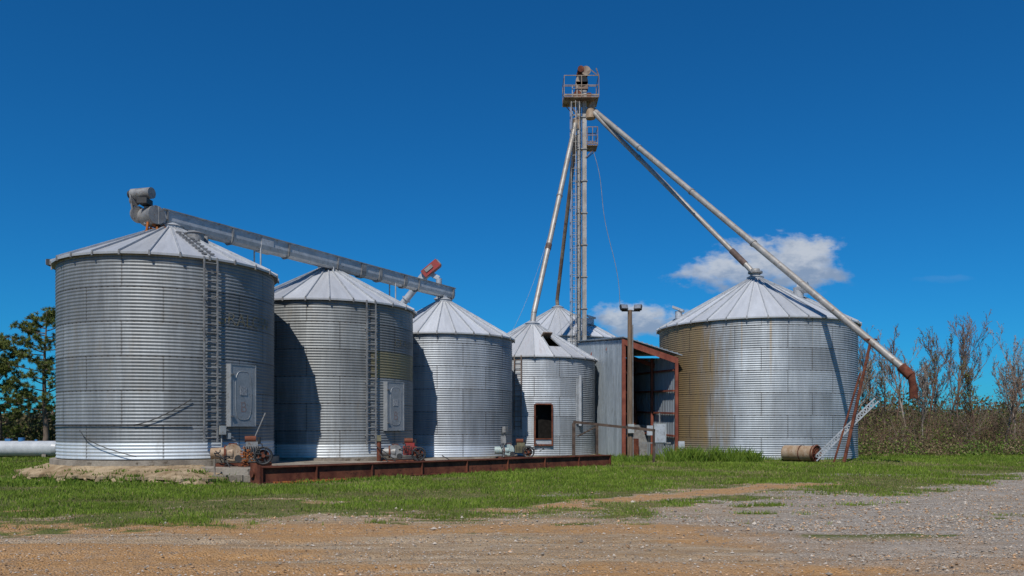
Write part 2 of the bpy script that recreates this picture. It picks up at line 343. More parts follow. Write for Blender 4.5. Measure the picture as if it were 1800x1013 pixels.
def make_bin(cx,cy,r,base,eave,apex,wm,rm,ribs,hole=None):
    e=empty('grain_bin',(cx,cy,base)); H=eave-base; A=apex-base
    nz=int(H/pitch*5); ns=144
    zs=np.linspace(0,H,nz); ph=np.linspace(0,2*np.pi,ns,endpoint=False)
    dent=.02*(fbm(np.repeat(ph[None],nz,0)*3.5,np.repeat(zs[:,None],ns,1)*.8,cx,3)-.5)
    rr=corr(r,zs)[:,None]+dent; V=np.stack([rr*np.sin(ph)[None],-rr*np.cos(ph)[None],np.repeat(zs[:,None],ns,1)],-1).reshape(-1,3)
    I=np.arange(nz*ns).reshape(nz,ns); F=np.stack([I[:-1],np.roll(I,-1,1)[:-1],np.roll(I,-1,1)[1:],I[1:]],-1)
    if hole:
        pc=(ph+np.pi/ns); pc=np.where(pc>np.pi,pc-2*np.pi,pc); zc=(zs[:-1]+zs[1:])/2
        keep=~((np.abs(pc-R(hole[0]))[None]<R(hole[1]))&((zc>hole[2])&(zc<hole[3]))[:,None])
        F=F[keep]
    else: F=F.reshape(-1,4)
    np_mesh('corrugated_wall',V,F.reshape(-1,4),[wm],e,True)
    m=MB(); re=r+.17; rc=.42; sl=(A-H)/(r-rc); ze=H-sl*.17+.02; zc=A
    for i in range(ribs):
        a0=2*math.pi*i/ribs; a1=2*math.pi*(i+1)/ribs
        P=lambda a,q,z:(q*math.sin(a),-q*math.cos(a),z)
        if hole and len(hole)>4 and i in hole[4]:
            def lerp(u): q=re+(rc-re)*u; return q,ze+(zc-ze)*u
            for u0,u1 in((0,.30),(.62,1)):
                q0,z0=lerp(u0); q1,z1=lerp(u1); m.add([P(a0,q0,z0),P(a1,q0,z0),P(a1,q1,z1),P(a0,q1,z1)],[(0,1,2,3)],0)
        else:
            m.add([P(a0,re,ze),P(a1,re,ze),P(a1,rc,zc),P(a0,rc,zc)],[(0,1,2,3)],0)
        m.add([P(a0,re,ze),P(a1,re,ze),P(a1,re-.01,ze-.07),P(a0,re-.01,ze-.07)],[(3,2,1,0)],0)
        m.add([P(a0,re-.01,ze-.07),P(a1,re-.01,ze-.07),P(a1,r-.02,ze-.03),P(a0,r-.02,ze-.03)],[(3,2,1,0)],2)
        m.beam(P(a0,re+.01,ze+.02),P(a0,rc,zc+.025),.045,.08,1)
        m.box((0,0,0),(.06,.05,.13),PM(math.degrees(a0),re-.0,ze-.05),2)
    m.tube((0,0,zc-.15),(0,0,zc+.12),rc+.02,None,24,1); m.tube((0,0,zc+.12),(0,0,zc+.26),rc+.06,.2,24,1)
    m.build('roof',[rm,galv,galvd],e)
    return e,H
def ladder(e,phi,r,z0,z1,wd=.42,mat=galvd,name='ladder',off=.16):
    m=MB(); M=PM(phi,r+off,0)
    for s in(-1,1): m.box((s*wd/2,0,(z0+z1)/2),(.05,.05,z1-z0),M)
    z=z0+.15
    while z<z1-.05: m.tube(M@Vector((-wd/2,0,z)),M@Vector((wd/2,0,z)),.018,None,6); z+=.29
    z=z0+.4
    while z<z1:
        for s in(-1,1): m.box((s*wd/2,off/2,z),(.03,off,.04),M)
        z+=1.12
    return m.build(name,[mat],e)
def door(e,phi,r,z0,z1,wd=1.12):
    m=MB(); M=PM(phi,r,0); zc=(z0+z1)/2; hh=z1-z0
    m.box((0,-.03,zc),(wd,.26,hh),M,0)
    for s in(-1,1): m.box((s*(wd/2-.02),-.168,zc),(.04,.016,hh),M,0)
    for zz in(z0+.02,z1-.02): m.box((0,-.166,zz),(wd-.09,.012,.04),M,0)
    pts=[];rw=.36;rh=hh/2-.22
    for i in range(32):
        a=2*math.pi*i/32; cx_=math.copysign(abs(math.cos(a))**.55,math.cos(a)); cz_=math.copysign(abs(math.sin(a))**.55,math.sin(a))
        pts.append((rw*cx_,rh*cz_))
    n=32; f=[M@Vector((x,-.162,zc+z)) for x,z in pts]; g=[M@Vector((x*.98,-.173,zc+z*.99)) for x,z in pts]; q=[M@Vector((x*.95,-.173,zc+z*.975)) for x,z in pts]; q2=[M@Vector((x*.93,-.166,zc+z*.965)) for x,z in pts]
    m.add(f+g,[(i,(i+1)%n,n+(i+1)%n,n+i) for i in range(n)],0); m.add(g+q,[(i,(i+1)%n,n+(i+1)%n,n+i) for i in range(n)],0)
    m.add(q+q2,[(i,(i+1)%n,n+(i+1)%n,n+i) for i in range(n)],1); m.add(q2,[tuple(range(n))],0)
    for zz in(z0+.35,z1-.35):
        m.box((-wd/2+.06,-.19,zz),(.14,.04,.05),M,1)
    for k in range(6): m.box((wd/2+.03,-.10,z0+.2+k*(hh-.4)/5),(.04,.05,.04),M,1)
    m.box((.0,-.172,zc+.16),(.30,.012,.30),M,2)
    m.build('bin_door',[doorm,galvd,sticker],e)
    vs,fs=text_mesh('B',.52); m2=MB(); m2.add([M@Vector((v.x,-.170,zc-.42+v.y)) for v in vs],fs); m2.build('door_marking',[markm],e)

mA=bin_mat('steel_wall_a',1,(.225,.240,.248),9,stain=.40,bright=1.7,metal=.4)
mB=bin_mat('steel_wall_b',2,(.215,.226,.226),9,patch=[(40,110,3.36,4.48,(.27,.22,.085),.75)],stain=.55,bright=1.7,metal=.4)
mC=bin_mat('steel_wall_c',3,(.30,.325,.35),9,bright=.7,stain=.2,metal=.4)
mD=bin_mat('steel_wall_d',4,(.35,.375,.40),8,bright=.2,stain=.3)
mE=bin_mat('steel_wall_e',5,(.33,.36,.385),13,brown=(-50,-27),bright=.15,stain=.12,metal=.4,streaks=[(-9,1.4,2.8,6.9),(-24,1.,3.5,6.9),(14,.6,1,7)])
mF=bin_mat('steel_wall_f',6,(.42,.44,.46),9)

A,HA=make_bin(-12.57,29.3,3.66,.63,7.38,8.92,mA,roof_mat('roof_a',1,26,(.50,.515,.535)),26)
ladder(A,42.1,3.66,.55,HA-.05,.44); door(A,60.5,3.66,1.07,3.2)
m=MB()
pts=[PM(p,3.72,1.12)@Vector((0,0,0)) for p in range(-75,34,4)]; m.path(pts,.022,5)
pts=[PM(p,3.74,0)@Vector((0,0,1.12+.9*((p-6)/28)**1.5)) for p in range(6,36,3)]; m.path(pts,.016,5)
pts=[PM(p,3.80,0)@Vector((0,0,.95-.85*((p+22)/30.)**.6 if p>-22 else .95)) for p in range(8,-23,-3)]; m.path(pts,.014,5)
m.build('wall_conduit',[black],A)
m=MB(); M=PM(48,3.7,0)
m.box((0,-.1,.95),(.22,.16,.3),M); m.tube(M@Vector((0,-.08,.8)),M@Vector((0,-.08,0)),.025); m.box((.25,-.08,.75),(.12,.1,.2),M)
m.build('junction_box',[greyp],A)
m=MB(); 
def roofpt(phi,q,H_,A_,r,up=0): 
    p=R(phi); return Vector((q*math.sin(p),-q*math.cos(p),A_-(A_-H_)*(q-.42)/(r-.42)+up))
AA=8.92-.63
c_=roofpt(55,1.55,HA,AA,3.66)
m.tube(c_-Vector((0,0,.1)),c_+Vector((0,0,.18)),.3,None,20); m.tube(c_+Vector((0,0,.18)),c_+Vector((0,0,.26)),.34,.2,20)
for k in range(9):
    q=3.6-k*.3; a=roofpt(42-3.3*(3.6/q),q,HA,AA,3.66,.07); b=roofpt(42+3.3*(3.6/q),q,HA,AA,3.66,.07); m.beam(a,b,.09,.05)
for k in range(3): 
    q=1.0+k*.28; a=roofpt(70,q,HA,AA,3.66,.1)
    m.box(tuple(a),(.25,.1,.16))
m.build('roof_hatch_and_steps',[galvd],A)
def bent_text(e,txt,size,phi,r,z):
    vs,fs=text_mesh(txt,size); m=MB()
    m.add([PM(phi+math.degrees(v.x/r),r+.018,z+v.y)@Vector((0,0,0)) for v in vs],fs); m.build('faded_lettering',[fadedy],e)
bent_text(A,'GRALOW',.62,66,3.66,4.72)
m=MB(); M=PM(-84,3.9,HA)
m.tube(M@Vector((0,.2,-.1)),M@Vector((0,-.05,.18)),.03,None,6); m.box((0,-.25,.25),(.35,.2,.22),M,0); m.box((.02,-.36,.25),(.30,.02,.17),M,1); m.box((-.3,.05,.02),(.3,.18,.2),M,0)
m.build('flood_lamp',[black,lensm],A)

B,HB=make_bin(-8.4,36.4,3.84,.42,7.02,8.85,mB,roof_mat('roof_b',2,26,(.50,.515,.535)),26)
ladder(B,39,3.84,.5,HB-.05,.42); door(B,58,3.84,1.1,3.2)
bent_text(B,'GRALOW',.5,76,3.84,4.9)
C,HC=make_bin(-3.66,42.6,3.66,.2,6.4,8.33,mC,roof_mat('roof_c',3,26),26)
m=MB(); M=PM(60,3.7,0); m.tube(M@Vector((0,-.1,.1)),M@Vector((0,-.1,1.4)),.03); m.box((0,-.12,1.35),(.25,.18,.3),M); m.build('junction_box',[galvd],C)
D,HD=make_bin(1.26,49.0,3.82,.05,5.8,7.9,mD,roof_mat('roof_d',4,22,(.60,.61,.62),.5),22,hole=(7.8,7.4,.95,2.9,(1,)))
ladder(D,-13.6,3.82,1.5,HD-.05,.4,brownp)
m=MB(); M=PM(7.8,3.82,0)
for s in(-1,1): m.box((s*.5,-.05,1.72),(.08,.12,2.35),M,0)
m.box((0,-.05,2.93),(.92,.12,.08),M,0); m.box((0,-.06,.6),(.92,.12,.1),M,0); m.box((0,-.02,.78),(.92,.06,.26),M,1); m.box((0,-.05,.95),(.92,.12,.06),M,0)
m.build('access_opening_frame',[rust,galv],D)
m=MB(); m.tube((0,0,.1),(0,0,HD-.4),3.3,None,48); m.build('painted_interior_shade',[darkhole],D)  # near-black drum, its colour stands in for the shade inside the bin
m=MB(); M=PM(43,3.85,0); m.tube(M@Vector((0,-.1,1.7)),M@Vector((0,-.1,4.6)),.10); m.box((0,-.02,3.1),(.5,.05,2.6),M,0)
m.build('vertical_duct',[galv],D)
m=MB(); a=roofpt(24,1.9,HD,7.9-.05,3.82,.12); M=Matrix.Translation(a)@Matrix.Rotation(R(24),4,'Z')@Matrix.Rotation(R(55),4,'X')
m.box((0,0,0),(.62,.05,.55),M); m.build('open_roof_hatch',[brownp],D)
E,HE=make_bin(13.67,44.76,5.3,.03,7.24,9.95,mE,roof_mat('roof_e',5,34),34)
m=MB(); a=roofpt(38,2.7,HE,9.92,5.3,0); m.tube(a-Vector((0,0,.1)),a+Vector((0,0,.45)),.27,None,16)
m.tube(a+Vector((0,0,.42)),a+Vector((.38,-.3,.42)),.30,None,16); m.build('roof_vent',[galv],E)
m=MB(); a=roofpt(-78,4.6,HE,9.92,5.3,0)
m.tube(a,a+Vector((0,0,.4)),.2,None,12); m.beam(a+Vector((.25,-.1,.4)),a+Vector((-.3,.1,.65)),.5,.12); m.build('roof_vent_hood',[galv],E)
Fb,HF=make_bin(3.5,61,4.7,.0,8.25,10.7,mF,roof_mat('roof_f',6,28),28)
m=MB(); a=roofpt(48,3.0,HF,10.7,4.7,0); m.tube(a,a+Vector((0,0,.5)),.35,None,12); m.beam(a+Vector((.3,-.2,.5)),a+Vector((-.3,.2,.75)),.7,.14); m.build('roof_vent_hood',[galv],Fb)

# ------------------------------------------------------------------ pads
def prism(m,pts,z0,mat=0):
    n=len(pts); vs=[(x,y,z) for x,y,z in pts]+[(x,y,z0) for x,y,z in pts]
    m.add(vs,[tuple(range(n)),tuple(range(n,2*n))[::-1]]+[(i,n+i,n+(i+1)%n,(i+1)%n) for i in range(n)],mat)
m=MB()
for (cx,cy,r,z) in((-12.57,29.3,3.85,.60),(-8.4,36.4,4.1,.41),(-3.66,42.6,3.95,.19),(1.26,49,4.1,.04)):
    m.tube((cx,cy,-.3),(cx,cy,z),r,None,72)
prism(m,[(-9.55,24.9,.40),(-8.2,24.75,.39),(3.4,36.4,.12),(2.4,44,.03),(-2,44,.05),(-8,36,.28),(-12,29,.38)],-.4)
m.build('concrete_pad',[concrete])
front=[(-8.6,24.3),(-9.0,23.5),(-9.5,23.7),(-9.9,23.45),(-10.5,24.0),(-11.0,24.25),(-11.5,24.0),(-12.1,24.5),(-12.7,24.3),(-13.3,24.9),(-14.1,24.8),(-14.8,25.5),(-15.9,25.8),(-16.6,27.0),(-17.7,28.4),(-18.2,31.0)]
fpts=[]
for (x0,y0),(x1,y1) in zip(front[:-1],front[1:]):
    for k in range(6):
        u=k/6; fpts.append((x0+(x1-x0)*u+random.uniform(-.07,.07),y0+(y1-y0)*u+random.uniform(-.10,.10)))
m=MB(); rows=[]; US=[0,.12,.25,.38,.5,.62,.75,.88,1]
for u in US:
    row=[]
    for (x,y) in fpts:
        dx,dy=x+12.57,y-29.3; L_=math.hypot(dx,dy); bx,by=-12.57+dx/L_*3.82,29.3+dy/L_*3.82
        px,py=x+(bx-x)*u,y+(by-y)*u
        hn=float(fbm(np.array(px*1.6),np.array(py*1.6),8,4))-.5
        row.append((px,py,.17+.27*u+hn*.22*math.sin(math.pi*min(u+.15,1))+random.uniform(-.012,.012)))
    rows.append(row)
n=len(fpts); vs=[p for r_ in rows for p in r_]; m.add(vs,[(i*n+j+1,i*n+j,(i+1)*n+j,(i+1)*n+j+1) for i in range(len(US)-1) for j in range(n-1)],0)
lip=[(x,y,z-.09) for x,y,z in rows[0]]; m.add(rows[0]+lip,[(j,j+1,n+j+1,n+j) for j in range(n-1)],0)
ins=[(x*.99-.12,y*1.01,z) for x,y,z in lip]; m.add(lip+ins,[(j,j+1,n+j+1,n+j) for j in range(n-1)],1)  # undercut faces get a dark colour that paints the shadow gap below the lip
bot=[(x,y,-.3) for x,y,z in ins]; m.add(ins+bot,[(j,j+1,n+j+1,n+j) for j in range(n-1)],1)
for k in range(60):
    fx_,fy_=random.choice(fpts); M=Matrix.Translation((fx_+random.uniform(-.3,.3),fy_-random.uniform(.0,.4),.02))@Matrix.Rotation(random.uniform(0,3),4,(random.random(),random.random(),1)); s_=random.uniform(.05,.22); m.box((0,0,0),(s_,s_*.7,s_*.45),M,0)
m.build('eroded_concrete_apron',[apronm,woodd_shade])

# ------------------------------------------------------------------ roof-top conveyor
P0=Vector((-12.57,29.3,0)); dr=Vector((.557,.831,0)).normalized(); sd_=Vector((dr.y,-dr.x,0))
def cz(s): return 9.27+(8.86-9.27)*(s+.5)/17.1
def cp(s,side=0,up=0): return P0+dr*s+sd_*side+Vector((0,0,cz(s)+up))
K=empty('overhead_grain_conveyor',(0,0,0))
m=MB()
prof=[(-.24,.27),(.24,.27),(.24,-.05),(.2,-.2),(.1,-.28),(-.1,-.28),(-.2,-.2),(-.24,-.05)]
def secs(s0,s1,sc=1,mat=0):
    vs=[cp(s,a*sc,b*sc) for s in(s0,s1) for a,b in prof]; n=len(prof)
    m.add(vs,[(i,(i+1)%n,n+(i+1)%n,n+i) for i in range(n)]+[tuple(range(n))[::-1],tuple(range(n,2*n))],mat)
secs(-.45,16.7)
for s in np.arange(-.3,16.8,2.8): secs(s,s+.06,1.22,1)
for s in np.arange(.5,16,.7): m.beam(cp(s,.26,.28),cp(s,-.26,.28),.05,.04,1)
m.beam(cp(-.45,.27,.30),cp(16.7,.27,.30),.06,.05,1); m.beam(cp(-.45,-.27,.30),cp(16.7,-.27,.30),.06,.05,1)
secs(3.9,4.5,1.15); secs(9.6,9.9,1.2,1); secs(10.8,11.0,1.2,1); secs(12.6,12.8,1.2,1)
m.build('conveyor_trough',[galv,galvd],K)
m=MB()
m.tube(cp(-.75,-.35,.0),cp(-.75,.35,.0),.33,None,20,0); m.box(tuple(cp(-.62,0,.0)),(.55,.5,.62),None,0)
m.tube(cp(-1.15,-.5,.75),cp(-.9,.28,.75),.20,None,18,0); m.tube(cp(-1.19,-.62,.75),cp(-1.15,-.5,.75),.15,None,18,1)
m.box(tuple(cp(-1.0,0,.45)),(.35,.5,.2),None,1); m.tube(cp(-1.0,-.45,.05),cp(-1.0,-.36,.05),.30,None,20,0); m.tube(cp(-1.15,-.45,.5),cp(-1.15,-.36,.5),.18,None,20,0)
m.beam(cp(-1.2,-.4,.1),cp(-1.3,-.4,.7),.06,.1,0)
m.build('drive_motor_and_head',[galvd,black],K)
m=MB(); 
for k in range(22): 
    a=cp(-.55+random.uniform(-.25,.3),random.uniform(-.3,.3),-.42+random.uniform(-.12,.1)); M=Matrix.Translation(a)@Matrix.Rotation(random.uniform(0,3),4,(random.random(),random.random(),1)); m.box((0,0,0),(.16,.11,.07),M)
m.beam(cp(-1.0,.2,-.3),cp(-1.1,.2,-1.0),.07,.07); m.beam(cp(-.3,-.2,-.3),cp(-.3,-.2,-.9),.07,.07)
m.build('rusted_chute_debris',[rustor],K)
m=MB()
for s,dn in((3.9,1.45),(12.0,1.2),(7.9,.4),(15.8,.5),(.2,.35)):
    for q in(-.2,.2): m.tube(cp(s,q,-.2),cp(s,q,-dn),.035,None,6)
m.tube(cp(16,0,-.2),cp(16,0,-.75),.22,None,14); m.tube(cp(7.9,-.25,-.2),(-8.4,36.4,8.9),.25,None,14)
m.build('conveyor_supports',[galv],K)

K2=empty('inclined_auger',(0,0,0))
m=MB(); a=Vector((-6.45,45.6,8.5)); b=Vector((-4.75,45.2,10.45)); d=(b-a).normalized()
m.tube(a,b,.2,None,14); m.tube(a+d*.6,a+d*.66,.27,None,14); m.beam(b-d*.9+Vector((0,0,.22)),b-d*.2+Vector((0,0,.22)),.3,.2)
m.tube((-4.15,45.2,8.0),(-4.15,45.2,10.1),.17,None,12); m.tube((-4.15,45.2,9.3),(-4.15,45.2,9.4),.3,None,14); m.tube((-4.15,45.2,8.9),(-4.15,45.2,8.98),.28,None,14); m.beam((-4.15,45.2,10.1),b,.25,.25)
m.build('auger_tube',[galv],K2)
m=MB(); M=Matrix.Translation(b+d*.25)@Matrix.Rotation(R(-40),4,'Y'); m.box((0,0,0),(1.1,.6,.45),M,0); m.box((.58,0,-.02),(.06,.5,.34),M,1)
m.box((-.1,-.32,.05),(.5,.05,.2),M,1)
m.build('auger_discharge_hood',[redp,galvd],K2)

# ------------------------------------------------------------------ bucket elevator
L=empty('bucket_elevator',(4.80,54.95,0))
m=MB()
for sx in(-.17,.19): m.box((sx,0,12.5),(.28,.36,25),None,0)
for z in np.arange(1,25,2.2): m.box((.01,0,z),(.76,.46,.07),None,1)
m.build('elevator_trunks',[galvr,galvd],L)
m=MB(); m.box((.0,0,25.15),(.85,.5,.5),None,0); m.tube((0,-.25,25.45),(0,.25,25.45),.42,None,20,0)
m.tube((-.1,-.65,26.1),(-.1,-.05,26.1),.22,None,14,1); m.tube((.25,-.6,26.0),(.25,-.5,26.0),.32,None,16,0); m.box((0,0,25.95),(.7,.5,.12),None,1); m.box((.28,0,26.15),(.3,.5,.5),None,1)
m.tube((-.3,-.3,24.5),(-.3,.3,24.5),.28,None,14,1); m.box((.5,0,24.4),(.3,.4,.5),None,1)
m.build('elevator_head',[brownp,rust],L)
def platform(m,x0,x1,y0,y1,z,h):
    m.box(((x0+x1)/2,(y0+y1)/2,z),(x1-x0,y1-y0,.06))
    for zz in(z+h,z+h*.55,z+.14):
        w_=.045 if zz!=z+.14 else .1
        for a,b in(((x0,y0),(x1,y0)),((x1,y0),(x1,y1)),((x1,y1),(x0,y1)),((x0,y1),(x0,y0))): m.beam((*a,zz),(*b,zz),.035,w_)
    for xx in(x0,(x0+x1)/2,x1):
        for yy in(y0,y1): m.beam((xx,yy,z),(xx,yy,z+h),.04,.04)
m=MB(); platform(m,-1.25,1.1,-.85,.85,24.1,1.45); platform(m,.35,1.05,-.6,.6,20.9,1.25)
for s in(-1,1):
    m.beam((-1.1,s*.6,24.1),(-.2,s*.2,22.9),.06,.06); m.beam((1.0,s*.6,24.1),(.25,s*.2,23.0),.06,.06); m.beam((1.0,s*.5,20.9),(.3,s*.18,20.2),.05,.05)
m.beam((.95,-.5,26.2),(1.1,-.85,25.5),.05,.05); m.beam((.4,0,26.5),(1.1,-.85,25.5),.05,.05)
m.build('service_platforms',[brownp],L)
m=MB()
for s in(-.66,-.34): m.beam((s,-.28,1),(s,-.28,25.1),.05,.05)
for z in np.arange(1.2,25,.3): m.tube((-.66,-.28,z),(-.34,-.28,z),.015,None,5)
for z in np.arange(3,24,.9):
    pr=[(-.5+.34*math.cos(q),-.28-.34+.34*math.sin(q)-.02) for q in np.linspace(-math.pi*1.2,math.pi*.2,11)]
    m.path([Vector((x,y,z)) for x,y in pr],.02,4)
for q in np.linspace(-math.pi*1.1,math.pi*.1,5): m.beam((-.5+.34*math.cos(q),-.64+.34*math.sin(q),3),(-.5+.34*math.cos(q),-.64+.34*math.sin(q),23.8),.035,.035)
m.build('caged_ladder',[galvr],L)
m=MB(); m.tube((.55,-.1,23.3),(.8,-.1,24.2),.3,.2,14); m.tube((.6,-.1,22.9),(.6,-.1,23.5),.34,None,14); m.tube((-.35,0,22.2),(-.3,0,22.9),.3,None,12)
m.build('spout_distributor',[tanp],L)

def spout(pts,r,mat,joints=(),extra=None,step=6.1):
    e=empty('grain_spout',(0,0,0)); m=MB(); m.path([Vector(p) for p in pts],r,12)
    a,b=Vector(pts[0]),Vector(pts[1]); d=(b-a).normalized()
    for k in range(1,int((b-a).length/step)): 
        p=a+d*(k*step); q=p+d*.12; m.tube(p,q,r*1.2,None,12,1)
    for f,l in joints:
        p=a+(b-a)*f; q=p+d*l; m.tube(p,q,r*1.18,None,12,2)
    if extra: extra(m)
    m.build('spout_pipe',[mat,galvd,jointm,rust],e); return e
spout([(4.35,54.8,22.5),(1.35,49.15,8.7),(1.26,49,7.9)],.17,galvr,[(.66,.4)])
spout([(4.45,55.2,21.9),(3.45,60.9,11.4),(3.5,61,10.6)],.14,brownp,[])
def exE(m): m.tube((13.67,44.76,10.0),(13.67,44.76,10.55),.30,.24,14,0); m.tube((13.67,44.76,10.3),(13.67,44.76,10.4),.4,None,14,1)
spout([(5.45,54.9,23.5),(13.4,45.1,10.7),(13.67,44.76,10.2)],.15,galvr,[(.91,1.3)],exE)
def exL(m):
    m.tube((17.50,35.8,4.38),(17.78,35.5,3.95),.22,None,14,3); m.tube((17.78,35.5,4.05),(17.88,35.45,3.3),.17,.15,14,3); m.tube((17.87,35.45,3.45),(17.87,35.45,2.95),.19,.17,14,3)
spout([(5.65,54.9,23.5),(17.67,35.6,4.15)],.17,galvr,[],exL)

m=MB(); m.tube((15.35,36.9,-.1),(16.70,37.05,5.75),.085,.07,8); m.tube((15.0,37.2,-.1),(16.35,37.4,4.2),.05,None,8); m.beam((16.35,37.0,5.75),(17.0,37.1,5.75),.08,.08)
m.build('spout_support_post',[rust])
m=MB(); a=Vector((14.3,37.6,.15)); b=Vector((16.9,36.9,2.95)); d=(b-a).normalized(); sv=Vector((0,0,1)).cross(d).normalized(); up=d.cross(sv)*.2
for q in(-.5,.5): m.beam(a+up*q,b+up*q,.06,.06)
k=.1
while k<(b-a).length-.2: m.beam(a+d*k+up*.5,a+d*(k+.1)-up*.5,.04,.05); m.beam(a+d*(k+.1)-up*.5,a+d*(k+.2)+up*.5,.04,.05); k+=.2
m.build('leaning_lattice_ladder',[galv])
e=empty('aeration_fan',(14.1,38.0,.42)); M=Matrix.Rotation(R(-52),4,'Z')
m=MB(); T=lambda x,y,z:M@Vector((x,y,z))
m.tube(T(-1.2,0,0),T(.45,0,0),.37,None,28,0,False); m.tube(T(-1.2,0,0),T(-1.18,0,0),.37,None,28,0); m.tube(T(.35,0,0),T(.42,0,0),.41,None,28,1,False)
m.tube(T(-.3,0,0),T(-.25,0,0),.40,None,28,1,False)
m.tube(T(.30,0,0),T(.31,0,0),.36,None,28,2); m.tube(T(.34,0,0),T(.5,0,0),.1,None,12,1)
for k in range(8):
    q=k*math.pi/4; m.beam(T(.46,0,0),T(.42,.36*math.cos(q),.36*math.sin(q)),.07,.03,1)
for rr in(.15,.26,.39): 
    m.path([T(.48,rr*math.cos(q),rr*math.sin(q)) for q in np.linspace(0,2*math.pi,20)],.014 if rr<.38 else .035,4,1)
m.build('fan_housing',[tanp,rust,darkhole],e)

m=MB()
def hang(a,b,sag,n=24,wob=0):
    a=Vector(a);b=Vector(b); pts=[]
    for i in range(n+1):
        u=i/n; p=a.lerp(b,u); p.z-=sag*4*u*(1-u); p.x+=wob*math.sin(u*9)*u; pts.append(p)
    return pts
m.path(hang((5.5,54.7,20.9),(7.1,53.2,9.6),-1.2,24,.25),.018,4); m.path(hang((4.2,54.8,21.8),(-.2,49,7.2),1.6),.012,4)
m.build('hanging_cable',[galvd])

# ------------------------------------------------------------------ metal shed
S=empty('metal_shed',(0,0,0))
c0,c1,c2,c3=[Vector(p) for p in((6.2,44,0),(8.7,42,0),(4.5,54.3,0),(7.0,52.3,0))]; z0_,z1_,z2_,z3_=6.50,5.30,7.4,6.2
def ribwall(m,a,b,ha,hb,zb=0,side=1,mat=0):
    d=(b-a); Ln=d.length; d.normalize(); nrm=Vector((d.y,-d.x,0))*side
    s=0; pr=[]
    while s<Ln: 
        for ds,o in((0,0),(.18,0),(.20,.03),(.24,.03),(.26,0)): 
            if s+ds<=Ln: pr.append((s+ds,o))
        s+=.26
    pr.append((Ln,0)); vs=[]
    for s,o in pr:
        p=a+d*s+nrm*o; vs+= [(p.x,p.y,zb),(p.x,p.y,ha+(hb-ha)*s/Ln)]
    m.add(vs,[(2*i,2*i+2,2*i+3,2*i+1) for i in range(len(pr)-1)],mat)
m=MB(); ribwall(m,c0,c2,z0_,z2_,0,-1); ribwall(m,c1,c3,z1_,z3_,0,1); ribwall(m,c2,c3,z2_,z3_,0,-1)
m.build('ribbed_walls',[sheet],S)
m=MB(); ds=(c0-c2).normalized()*.3
q=[c0+ds+Vector((-.12,0,z0_+.1)),c1+ds+Vector((.15,-.1,z1_+.1)),c3+Vector((.1,0,z3_+.1)),c2+Vector((-.1,0,z2_+.1))]
m.add(q+[p+Vector((0,0,.05)) for p in q],[(3,2,1,0),(4,5,6,7),(0,1,5,4),(1,2,6,5),(2,3,7,6),(3,0,4,7)])
for k in range(1,12): a=q[0].lerp(q[1],k/12); b=q[3].lerp(q[2],k/12); m.beam(a+Vector((0,0,.07)),b+Vector((0,0,.07)),.06,.04)
m.build('shed_roof',[sheet],S)
m=MB(); up=Vector((0,0,1)); off=Vector((-.05,-.12,0))
m.beam(c0+off,c0+off+up*z0_,.2,.2); m.beam(c1+off,c1+off+up*z1_,.16,.16); m.beam(c0+off+up*(z0_-.12),c1+off+up*(z1_-.12),.14,.3)
dd=(c2-c0)/3
for k in(1,2,3):
    m.beam(c0+dd*k+Vector((.15,0,0)),c0+dd*k+Vector((.15,0,z0_+(z2_-z0_)*k/3)),.14,.14); m.beam(c1+dd*k-Vector((.15,0,0)),c1+dd*k+Vector((-.15,0,z1_+(z3_-z1_)*k/3)),.14,.14)
    m.beam(c0+dd*k+up*(z0_-.15),c1+dd*k+up*(z1_-.15),.12,.22)
for zz in(1.2,2.4,3.6,4.7):
    m.beam(c1+up*zz+Vector((-.12,.2,0)),c3+up*(zz+.3)+Vector((-.12,0,0)),.1,.1); m.beam(c0+up*zz+Vector((.12,.2,0)),c2+up*(zz+.3)+Vector((.12,0,0)),.1,.1); m.beam(c2+up*zz+Vector((0,-.15,0)),c3+up*zz+Vector((0,-.15,0)),.1,.1)
m.build('steel_frame',[rustred],S)
m=MB(); m.box((7.2,47.5,.9),(1.6,1.6,1.8)); m.box((6.9,46.5,.5),(.9,.6,1.0),None,1); m.tube((7.3,47,1.8),(7.1,48,5.5),.15,None,10,1); m.build('stored_machinery',[galvd,rust],S)

U_=empty('utility_pole',(5.92,40,0))
m=MB(); m.tube((0,0,-.2),(.0,0,7.55),.15,.11,12); m.build('wood_post',[wood],U_)
m=MB(); m.beam((-.42,-.05,7.5),(.5,-.05,7.5),.06,.06,0)
for xx,aa in((-.33,20),(.38,-25)):
    M=Matrix.Translation((xx,-.18,7.65))@Matrix.Rotation(R(aa),4,'Z')@Matrix.Rotation(R(-25),4,'X'); m.box((0,0,0),(.38,.16,.26),M,0); m.box((0,-.09,0),(.32,.02,.2),M,1); m.box((0,.12,0),(.2,.12,.16),M,0)
m.tube((.15,-.1,0),(.13,-.1,6.8),.025,None,6,2)
m.build('flood_lights',[black,lensm,galvd],U_)
m=MB(); m.box((.02,-.2,1.6),(.3,.15,.45)); m.build('meter_box',[greyp],U_)
m=MB(); a=Vector((3.1,40,1.93)); b=Vector((6.75,37.7,1.52)); m.beam(a,b,.12,.12)
for f,wd in((.0,.16),(.30,.14),(.99,.1)):
    p=a.lerp(b,f); m.beam((p.x,p.y,-.1),(p.x,p.y,p.z-.06),wd,wd)
m.beam(a.lerp(b,.05)+Vector((0,0,-.7)),a.lerp(b,.3)+Vector((0,0,-.1)),.06,.06)
m.build('timber_pipe_rack',[woodd_shade])
e=empty('electrical_cabinet',(7.6,41,0)); m=MB(); m.box((0,0,1.35),(.62,.3,1.0)); m.box((0,-.16,1.35),(.54,.02,.92),None,1); m.box((.2,-.18,1.35),(.03,.03,.15),None,2)
